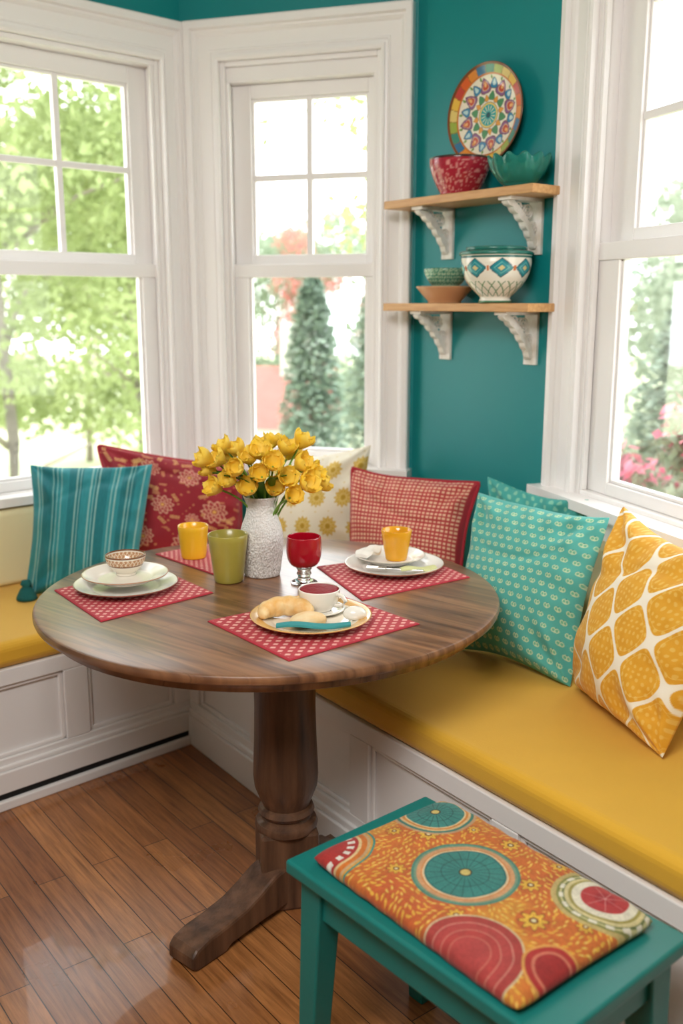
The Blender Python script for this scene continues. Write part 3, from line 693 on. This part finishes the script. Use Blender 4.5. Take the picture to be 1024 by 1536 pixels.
def cup(label,r0,r1,h,m,loc,name='cup'):
    pr=smoothprof([(0,0),(r0*.93,0),(r0,.005),(r0*.5+r1*.5,h*.5),(r1,h-.002),(r1-.0015,h),(r1-.004,h-.002),(r0-.003,.012),(0,.008)],1)
    o=lathe(name,pr,m,64,loc=loc); return setprops(o,label,'cup')
YC=mat('yellow_glaze','#f0b828',rough=.25,coat=.3); GC=mat('olive_glaze','#a89a42',rough=.3,coat=.3,var=.1)
cup('small yellow ceramic cup near the vase',.036,.044,.096,YC,(-.425,2.695,ZM))
cup('tall olive green ceramic cup in front of the vase',.038,.053,.130,GC,(-.298,2.465,ZT))
cup('yellow glass cup standing on the corner plate',.030,.043,.086,mat('amber_glass','#f4b62a',rough=.1,coat=.5,transl=.25),(.152,2.60,ZM+.0195))
def c_vase(A,r,z,J):
    c=base(A,'#f3f0ec'); n=vnoise(A*34,z*460,1)*.6+vnoise(A*70,z*800,2)*.4
    sp=sst(.48,.60,n)*sst(.22,.03,z)*.7; return mixc(c,rgb('#a0958c'),sp)
vp=smoothprof([(0,0),(.046,0),(.049,.004),(.054,.04),(.060,.09),(.056,.13),(.042,.165),(.038,.19),(.042,.205),(.049,.218),(.045,.219),(.035,.195),(.040,.165),(.050,.12),(.048,.05),(0,.01)],2)
o=lathe('vase',resample(vp,.0022),mat('speckled_ceramic','#ffffff',rough=.55,attr=True,bump=.7,bscale=180),220,c_vase,loc=(-.215,2.53,ZT)); setprops(o,'white textured ceramic vase with grey speckles','vase')
gb=empty('goblet',(-.098,2.445,ZT),0,'short red glass goblet with a clear foot','glass')
RG=mat('red_glass','#b80e24',rough=.06,trans=.2,coat=.6,ior=1.45)
lathe('goblet_bowl',smoothprof([(0,.042),(.02,.043),(.040,.055),(.047,.085),(.045,.126),(.0435,.128),(.042,.126),(.043,.085),(.036,.06),(0,.05)],2),RG,64,parent=gb)
lathe('goblet_stem',smoothprof([(0,0),(.034,0),(.036,.005),(.018,.012),(.015,.02),(.021,.028),(.015,.036),(.024,.043),(0,.044)],2),CG,48,parent=gb)
cp=empty('soup_cup',(-.052,2.175,ZM+.0075),0,'white cup of red berry sauce on the pastry plate','cup')
lathe('saucer',smoothprof([(0,0),(.045,0),(.062,.008),(.060,.011),(.045,.004),(0,.004)],1),WCER,64,parent=cp)
lathe('cup_body',smoothprof([(0,.004),(.028,.004),(.03,.008),(.045,.025),(.050,.055),(.048,.057),(.046,.055),(.042,.028),(0,.012)],2),WCER,64,parent=cp)
lathe('berry_sauce',[(0,.0555),(.040,.0555),(.0466,.054),(.045,.048),(0,.047)][::-1],mat('berry_sauce','#8a0f1c',rough=.5,spec=.15,bump=.3,bscale=80),48,parent=cp)
tube('handle',[(.045,0,.048),(.062,0,.046),(.070,0,.034),(.062,0,.022),(.040,0,.02)],.005,WCER,parent=cp,rz=-.5)
PAS=mat('golden_pastry','#e6ad60',rough=.55,color2='#f3d9a8',vscale=30,bump=.5,bscale=60)
ps=empty('pastry',(-.125,2.10,ZM+.009),R(15),'golden baked crescent pastry on the front plate','pastry')
pts=[];nn=60
for k in range(nn):
    t=k/(nn-1); an=R(200-220*t); pts.append((.052*math.cos(an),.036*math.sin(an),.018+.006*math.sin(t*math.pi)))
V,F=tube_geo(pts,.024,14,lambda t:.22+.78*math.sin(math.pi*t)**.7*(.86+.14*abs(math.sin(t*math.pi*6))))
V=[(x,y,max(z,0)) for x,y,z in V]
mobj('crescent',V,F,PAS,parent=ps,smooth=True)
V,F=lathe_geo(smoothprof([(0,0),(.034,0),(.040,.008),(.036,.022),(.018,.031),(0,.033)],2),32)
ps2=mobj('bread_roll',V,F,mat('cream_bun','#f0d8b0',rough=.5,bump=.3,bscale=50,color2='#e6b87a',vscale=25),loc=(-.075,2.075,ZM+.0085),smooth=True); ps2.scale=(1.1,.7,.9); ps2.rotation_euler=(0,0,.3); setprops(ps2,'small pale bread roll on the front plate','bread')
V,F=lathe_geo(smoothprof([(0,0),(.018,.002),(.024,.014),(.016,.028),(0,.032)],2),32)
eg=mobj('egg',V,F,WCER,loc=(.03,2.10,ZM+.012),smooth=True); eg.scale=(1.2,.9,1); setprops(eg,'small white peeled egg on the front plate','egg')
def ribbon(name,label,cat,L,W,th,mt,loc,rz,wave=.003,n=30):
    V=[];F=[]
    for i in range(n+1):
        t=i/n; x=(t-.5)*L; z=wave*math.sin(t*7)+th
        for (y,zz) in ((-W/2,z-th),(W/2,z-th),(W/2,z),(0,z+th*.4),(-W/2,z)): V.append((x,y*(1-.3*abs(2*t-1)**4),zz+wave))
    for i in range(n):
        for k in range(5):
            a=i*5+k;b=i*5+(k+1)%5; F.append((a,b,b+5,a+5))
    F.append((4,3,2,1,0)); F.append(tuple(n*5+k for k in range(5)))
    o=mobj(name,V,F,mt,loc=loc,rz=rz,smooth=False,bevel=.0015); return setprops(o,label,cat)
ribbon('napkin','folded teal cloth napkin on the front plate','napkin',.165,.026,.006,mat('teal_linen','#3a8f92',rough=.8,bump=.2,bscale=400),(-.062,2.035,ZM+.014),R(2))
STEEL=mat('brushed_steel','#cfcac4',rough=.2,metal=1.)
def fork(loc,rz):
    e=empty('fork',loc,rz,'silver dinner fork lying across the corner plate','fork')
    V,F=boxes_geo([(-.10,.0,-.0035,.0035,0,.0025),(.0,.022,-.010,.010,.001,.0035)]+[(.022,.055,-.010+.0055*k,-.0065+.0055*k,.002,.004) for k in range(4)])
    mobj('fork_handle',V[:8],F[:6],STEEL,parent=e,bevel=.001); mobj('fork_head',[v for v in V[8:]],[tuple(i-8 for i in f) for f in F[6:]],STEEL,parent=e,bevel=.0008)
fork((.12,2.495,ZM+.0215),R(168))
ribbon('napkin','folded pale green napkin on the corner plate','napkin',.10,.035,.004,mat('pale_green_linen','#d3d49a',rough=.8),(.205,2.50,ZM+.016),R(15))
ribbon('napkin','crumpled white cloth napkin beside the yellow glass cup','napkin',.10,.05,.008,mat('white_linen','#f2eee6',rough=.85,bump=.3,bscale=90),(.075,2.60,ZM+.030),R(65),wave=.006)

# ---------------------------------------------------------------- tulips
PET=mat('yellow_petal','#ffd632',rough=.5,color2='#ffe470',vscale=25,transl=.25)
STG=mat('stem_green','#7aa440',rough=.5,transl=.1); LFG=mat('leaf_green','#5a8c3a',rough=.5,transl=.2)
def blossom_mesh(seed,openf):
    rnd=random.Random(seed); gs=[]
    for k in range(9):
        inner=k>=6; ph=(k*2*math.pi/6 if not inner else (k-6)*2*math.pi/3+.5)+rnd.uniform(-.12,.12); sc_=.82 if inner else 1; opn=openf*(.4 if inner else 1)*rnd.uniform(.7,1.3)
        nt_,ns=12,9; V=[];F=[]
        for i in range(nt_):
            t=i/(nt_-1); w=(.004+.0235*math.sin(math.pi*min(1,t*.72+.06))**.9)*sc_
            if t>.75: w*=1-.6*((t-.75)/.25)**2
            bulge=math.sin(min(1,t*1.15)*math.pi*.62)
            rad=(.003+.023*bulge)*sc_+.016*opn*t**2.2 ; z=.056*sc_*(t-.18*opn*t*t)+.002
            for j in range(ns):
                s_=2*j/(ns-1)-1; wv=.0018*math.sin(s_*6+k+seed)*t*t
                aa=s_*w/max(rad,.010)*.95; aa=ph+max(-1.1,min(1.1,aa))
                rr=rad+wv+(.0024 if k%2 else 0)
                V.append((rr*math.cos(aa),rr*math.sin(aa),z-.008*s_*s_*t*t+.0018*math.sin(s_*8+k)*t*t))
        for i in range(nt_-1):
            for j in range(ns-1): a=i*ns+j; F.append((a,a+1,a+ns+1,a+ns))
        gs.append((V,F))
    V,F=merge(*gs); me=bpy.data.meshes.new('blossom'); me.from_pydata(V,[],F); me.materials.append(PET); me.polygons.foreach_set('use_smooth',[True]*len(F)); return me
BM=[blossom_mesh(i,o_) for i,o_ in enumerate((.15,.4,.7,.3))]
vx,vy=-.205,2.53
heads=[(-.135,.0,1.045,.9),(-.115,-.05,1.005,.9),(-.105,-.03,1.075,.8),(-.075,-.07,1.03,.9),(-.06,.0,1.09,.5),(-.03,-.06,1.005,1),(-.035,-.02,1.07,.7),(.0,-.08,1.045,.9),
 (.03,-.05,1.0,1),(.02,.03,1.105,.2),(.06,-.06,1.03,.9),(.055,.0,1.09,.4),(.09,-.03,1.06,.7),(.105,-.05,1.015,.9),(.125,.0,1.035,.9),(.095,.02,1.105,.3),(-.085,.04,1.07,.6),(-.01,.05,1.09,.5),(.06,.06,1.07,.5),(.135,.02,1.005,1),(-.14,-.02,1.075,.8),(-.10,.01,1.095,.5),(-.005,-.03,1.085,.6),(.075,-.08,.99,1),(-.055,-.08,1.06,.9),(.03,-.07,1.07,.8)]
for k,(dx,dy,z,tilt) in enumerate(heads):
    z-=.012; dx*=.95
    e=empty('tulip',(vx,vy,.80),0,'open yellow tulip in the white vase' if k%3 else 'rounded golden yellow tulip in the white vase','flower','yellow tulips in the vase')
    bx,by=dx*.12,dy*.12
    p0=Vector((bx*.8,by*.8,.0)); p1=Vector((dx*.16,dy*.16,.15)); p3=Vector((dx,dy,z-.80)) 
    hdir=Vector((dx+random.uniform(-.02,.02),dy-.02,.11/(tilt+.15)*.6)).normalized(); p2=p3-hdir*.06
    pts=[p0*(1-t)**3+p1*3*t*(1-t)**2+p2*3*t*t*(1-t)+p3*t**3 for t in [i/12 for i in range(13)]]
    tube('stem',pts,.0028,STG,segs=6,parent=e)
    b=bpy.data.objects.new('blossom',BM[k%4]); COL.objects.link(b); b.parent=e; b.location=p3-hdir*.004
    b.rotation_euler=hdir.to_track_quat('Z','Y').to_euler(); s_=random.uniform(.80,1.0); b.scale=(s_,s_,s_)
    if k%4!=1:
        V=[];F=[]; an=math.atan2(dy,dx)+random.uniform(-.6,.6); ln=random.uniform(.10,.15)
        q0=Vector((dx*.14,dy*.14,.155))
        for i in range(9):
            t=i/8; w=.014*math.sin(math.pi*(t*.9+.08)); rr=ln*t*.8; zz=.05*t+.07*t*(1-t)+.03*t
            for s_ in (-1,0,1): V.append((q0.x+rr*math.cos(an)-s_*w*math.sin(an),q0.y+rr*math.sin(an)+s_*w*math.cos(an),q0.z+zz+.004*abs(s_)))
        for i in range(8):
            for j in range(2): a=i*3+j; F.append((a,a+1,a+4,a+3))
        mobj('leaf',V,F,LFG,parent=e,smooth=True)

# ---------------------------------------------------------------- outside
LF1=mat('spring_leaves','#8e9c64',rough=.7,color2='#b2bd88',vscale=.9,transl=.42)
LF2=mat('hedge_leaves','#8a9c84',rough=.7,color2='#aeb8a2',vscale=1.2,transl=.4)
LF3=mat('conifer_needles','#93a898',rough=.8,color2='#acbaaa',vscale=2,transl=.25)
BARK=mat('tree_bark','#958c7e',rough=.9,bump=.4,bscale=20)
PKM=mat('pink_flowers','#d4607c',rough=.7,color2='#e8a0b0',vscale=5,transl=.3)
g=prism('ground',[(-40,-5),(-40,60),(60,60),(60,-5)],-1.7,-1.6,mat('lawn','#b4be90',rough=.9,color2='#d4d8b8',vscale=.6)); setprops(g,kind='structure')
def leaves(blobs,n,size,rng):
    tot=sum(b[3]**2 for b in blobs); V=[]
    for (x,y,z,r,sz) in blobs:
        k=int(n*r*r/tot)
        d=rng.normal(size=(k,3)); d/=np.linalg.norm(d,axis=1)[:,None]
        rad=r*rng.uniform(.15,1,size=(k,1))**.6; c=np.array([x,y,z])+d*rad*np.array([1,1,sz])
        a=rng.normal(size=(k,3)); a/=np.linalg.norm(a,axis=1)[:,None]; b=np.cross(a,rng.normal(size=(k,3))); b/=np.linalg.norm(b,axis=1)[:,None]
        s=size*rng.uniform(.5,1.3,size=(k,1)); V.append(np.stack([c-a*s,c+b*s*.55,c+a*s,c-b*s*.55],1).reshape(-1,3))
    V=np.concatenate(V); F=np.arange(len(V)).reshape(-1,4).tolist(); return V.tolist(),F
def tree(label,x,y,H,r,n,size,m,seed,low=.25,nb=14,branches=8,blow=.2,br=.03):
    rng=np.random.default_rng(seed); rd=random.Random(seed); e=empty('tree',(x,y,-1.6),0,label,'tree')
    gs=[tube_geo([(0,0,0),(.1,0,H*.3),(.0,.1,H*.6),(.1,0,H*.9)],br*2.4,8,lambda t:1-.8*t)]
    for k in range(branches):
        an=rd.uniform(0,6.28); z0=H*rd.uniform(blow,max(.6,blow+.3)); L=r*rd.uniform(.6,1)
        gs.append(tube_geo([(0.05,0,z0),(math.cos(an)*L*.5,math.sin(an)*L*.5,z0+L*.35),(math.cos(an)*L,math.sin(an)*L,z0+L*.55)],br,6,lambda t:1-.75*t))
    V,F=merge(*gs); mobj('trunk',V,F,BARK,parent=e,smooth=True)
    bl=[(rd.uniform(-1,1)*r*.7,rd.uniform(-1,1)*r*.7,H*rd.uniform(low,1),r*rd.uniform(.3,.55),.75) for _ in range(nb)]
    V,F=leaves(bl,n,size,rng); o=mobj('foliage',V,F,m,parent=e); o['kind']='stuff'
tree('broad tree with bright spring green leaves',-2.9,8.2,6.4,1.9,18000,.05,LF1,1,low=.22,nb=20)
tree('broad tree with bright spring green leaves',-2.5,11.6,6.5,1.5,12000,.065,LF1,2,low=.2)
tree('tall tree with yellow-green leaves',-7.0,12.5,8,2.6,18000,.08,LF1,3,low=.12,nb=20)
tree('tall tree with yellow-green leaves',-5.0,19.0,8.8,2.6,20000,.095,LF1,4,low=.12,nb=22)
tree('low shrubby tree with pale green leaves',1.6,17.0,3.7,1.7,8000,.08,LF2,5,low=.1)
tree('low shrubby tree with pale green leaves',-1.6,24,4.6,2.2,8000,.10,LF2,6,low=.1)
tree('slender tree with sparse pale leaves and thin branches',.75,7.4,5.8,1.1,2200,.04,LF1,12,low=.60,branches=14,blow=.55,br=.02)
tree('garden tree with grey green leaves',4.3,9.5,4.0,1.6,10000,.06,LF2,8,low=.1)
tree('garden tree with grey green leaves',6.3,14,4.6,2.2,9000,.09,LF2,9,low=.1)
def conifer(x,y,H,r,seed):
    rng=np.random.default_rng(seed); n=8000; e=empty('conifer',(x,y,-1.6),0,'narrow grey-green conifer in the garden','tree')
    V,F=tube_geo([(0,0,0),(0,0,H*.95)],.06,6,lambda t:1-.8*t); mobj('trunk',V,F,BARK,parent=e)
    z=rng.uniform(.08,1,n); rr=r*(1-z)**.5*rng.uniform(.3,1.3,n)+.03; an=rng.uniform(0,6.28,n)
    c=np.stack([rr*np.cos(an),rr*np.sin(an),z*H],-1); a=np.stack([np.cos(an),np.sin(an),rng.uniform(-.5,.5,n)],-1); b=np.stack([-np.sin(an),np.cos(an),rng.uniform(-.6,.6,n)],-1); s=.05
    V=np.stack([c-a*s,c+b*s*.6,c+a*s,c-b*s*.6],1).reshape(-1,3); o=mobj('foliage',V.tolist(),np.arange(4*n).reshape(-1,4).tolist(),LF3,parent=e); o['kind']='stuff'
conifer(-.33,11.2,3.35,.42,1); conifer(.55,12.8,3.5,.6,2); conifer(2.75,7.6,3.2,.6,3)
hs=empty('house',(-1.30,13.9,-1.6),R(-12),'white neighbouring house with a red roof','house')
boxes('house_walls',[(-.95,.95,-1.1,1.1,0,1.50)],mat('white_siding','#efece8',rough=.8),parent=hs)
V=[(-1.1,-1.2,1.45),(1.1,-1.2,1.45),(1.1,1.2,1.45),(-1.1,1.2,1.45),(-1.1,0,2.2),(1.1,0,2.2)]
mobj('roof',V,[(0,1,5,4),(2,3,4,5),(0,4,3),(1,2,5),(3,2,1,0)],mat('red_roof','#c88078',rough=.8,var=.1),parent=hs)
boxes('chimney',[(.5,.9,-.2,.2,1.7,2.8)],mat('chimney_render','#efece8',rough=.8),parent=hs)
def shrub(x,y,r,h,seed,m2,nf=900,ns=4500,lab='green garden shrub covered in pink flowers'):
    rng=np.random.default_rng(seed); rd=random.Random(seed); e=empty('flowering_shrub',(x,y,-1.6),0,lab,'shrub')
    V,F=tube_geo([(0,0,0),(0,0,h*.7)],.04,6); mobj('stem',V,F,BARK,parent=e)
    bl=[(rd.uniform(-1,1)*r*.6,rd.uniform(-1,1)*r*.6,h*rd.uniform(.3,.9),r*.5,.8) for _ in range(8)]
    V,F=leaves(bl,ns,.045,rng); o=mobj('foliage',V,F,LF2,parent=e); o['kind']='stuff'
    bl=[(a,b-.06,c_+.05,d*1.06,e_) for a,b,c_,d,e_ in bl]
    V,F=leaves(bl,nf,.045,rng); o=mobj('flowers',V,F,m2,parent=e); o['kind']='stuff'
shrub(1.68,4.9,.55,2.75,1,PKM,2200); shrub(2.35,6.2,.55,2.4,2,PKM)
CRM=mat('coral_flowers','#e08c88',rough=.6,transl=.3)
shrub(-.55,19.0,.85,5.1,3,CRM,2600,2600,'tall garden shrub covered in coral pink blossom'); shrub(1.0,21.5,.85,5.5,4,CRM,2400,2400,'tall garden shrub covered in coral pink blossom')

# ---------------------------------------------------------------- light
w=bpy.data.worlds.new('World'); bpy.context.scene.world=w; w.use_nodes=True
bg=w.node_tree.nodes['Background']; bg.inputs[0].default_value=(.95,.98,1,1); bg.inputs[1].default_value=4.9
def area(name,loc,tgt,size,power,col=(1,.98,.95)):
    L=bpy.data.lights.new(name,'AREA'); L.shape='RECTANGLE'; L.size=size[0]; L.size_y=size[1]; L.energy=power; L.color=col
    o=bpy.data.objects.new(name,L); COL.objects.link(o); o.location=loc
    o.rotation_euler=(Vector(tgt)-Vector(loc)).to_track_quat('-Z','Y').to_euler(); return o
area('added_fill_light',(-.5,.3,2.6),(-.1,2.2,.6),(1.2,.9),66)  # unseen fill lamp, added above the view to brighten the interior
S=bpy.data.lights.new('sun','SUN'); S.energy=1.5; S.angle=R(8); S.color=(1,.95,.85); so=bpy.data.objects.new('sun',S); COL.objects.link(so)
so.rotation_euler=(Vector((.9,.6,-1.1))).to_track_quat('-Z','Y').to_euler()

# ---------------------------------------------------------------- camera
cam=bpy.data.cameras.new('camera'); co=bpy.data.objects.new('camera',cam); COL.objects.link(co)
cam.lens=33.98; cam.sensor_width=36; cam.sensor_fit='AUTO'; cam.clip_end=200
co.location=(0,0,1.47); co.rotation_euler=(R(90)-math.atan(.216),0,0)
cam.dof.use_dof=True; cam.dof.focus_distance=2.25; cam.dof.aperture_fstop=2.3
bpy.context.scene.camera=co
bpy.context.scene.view_settings.view_transform='Standard'
bpy.context.scene.view_settings.look='None'
bpy.context.scene.view_settings.exposure=.12
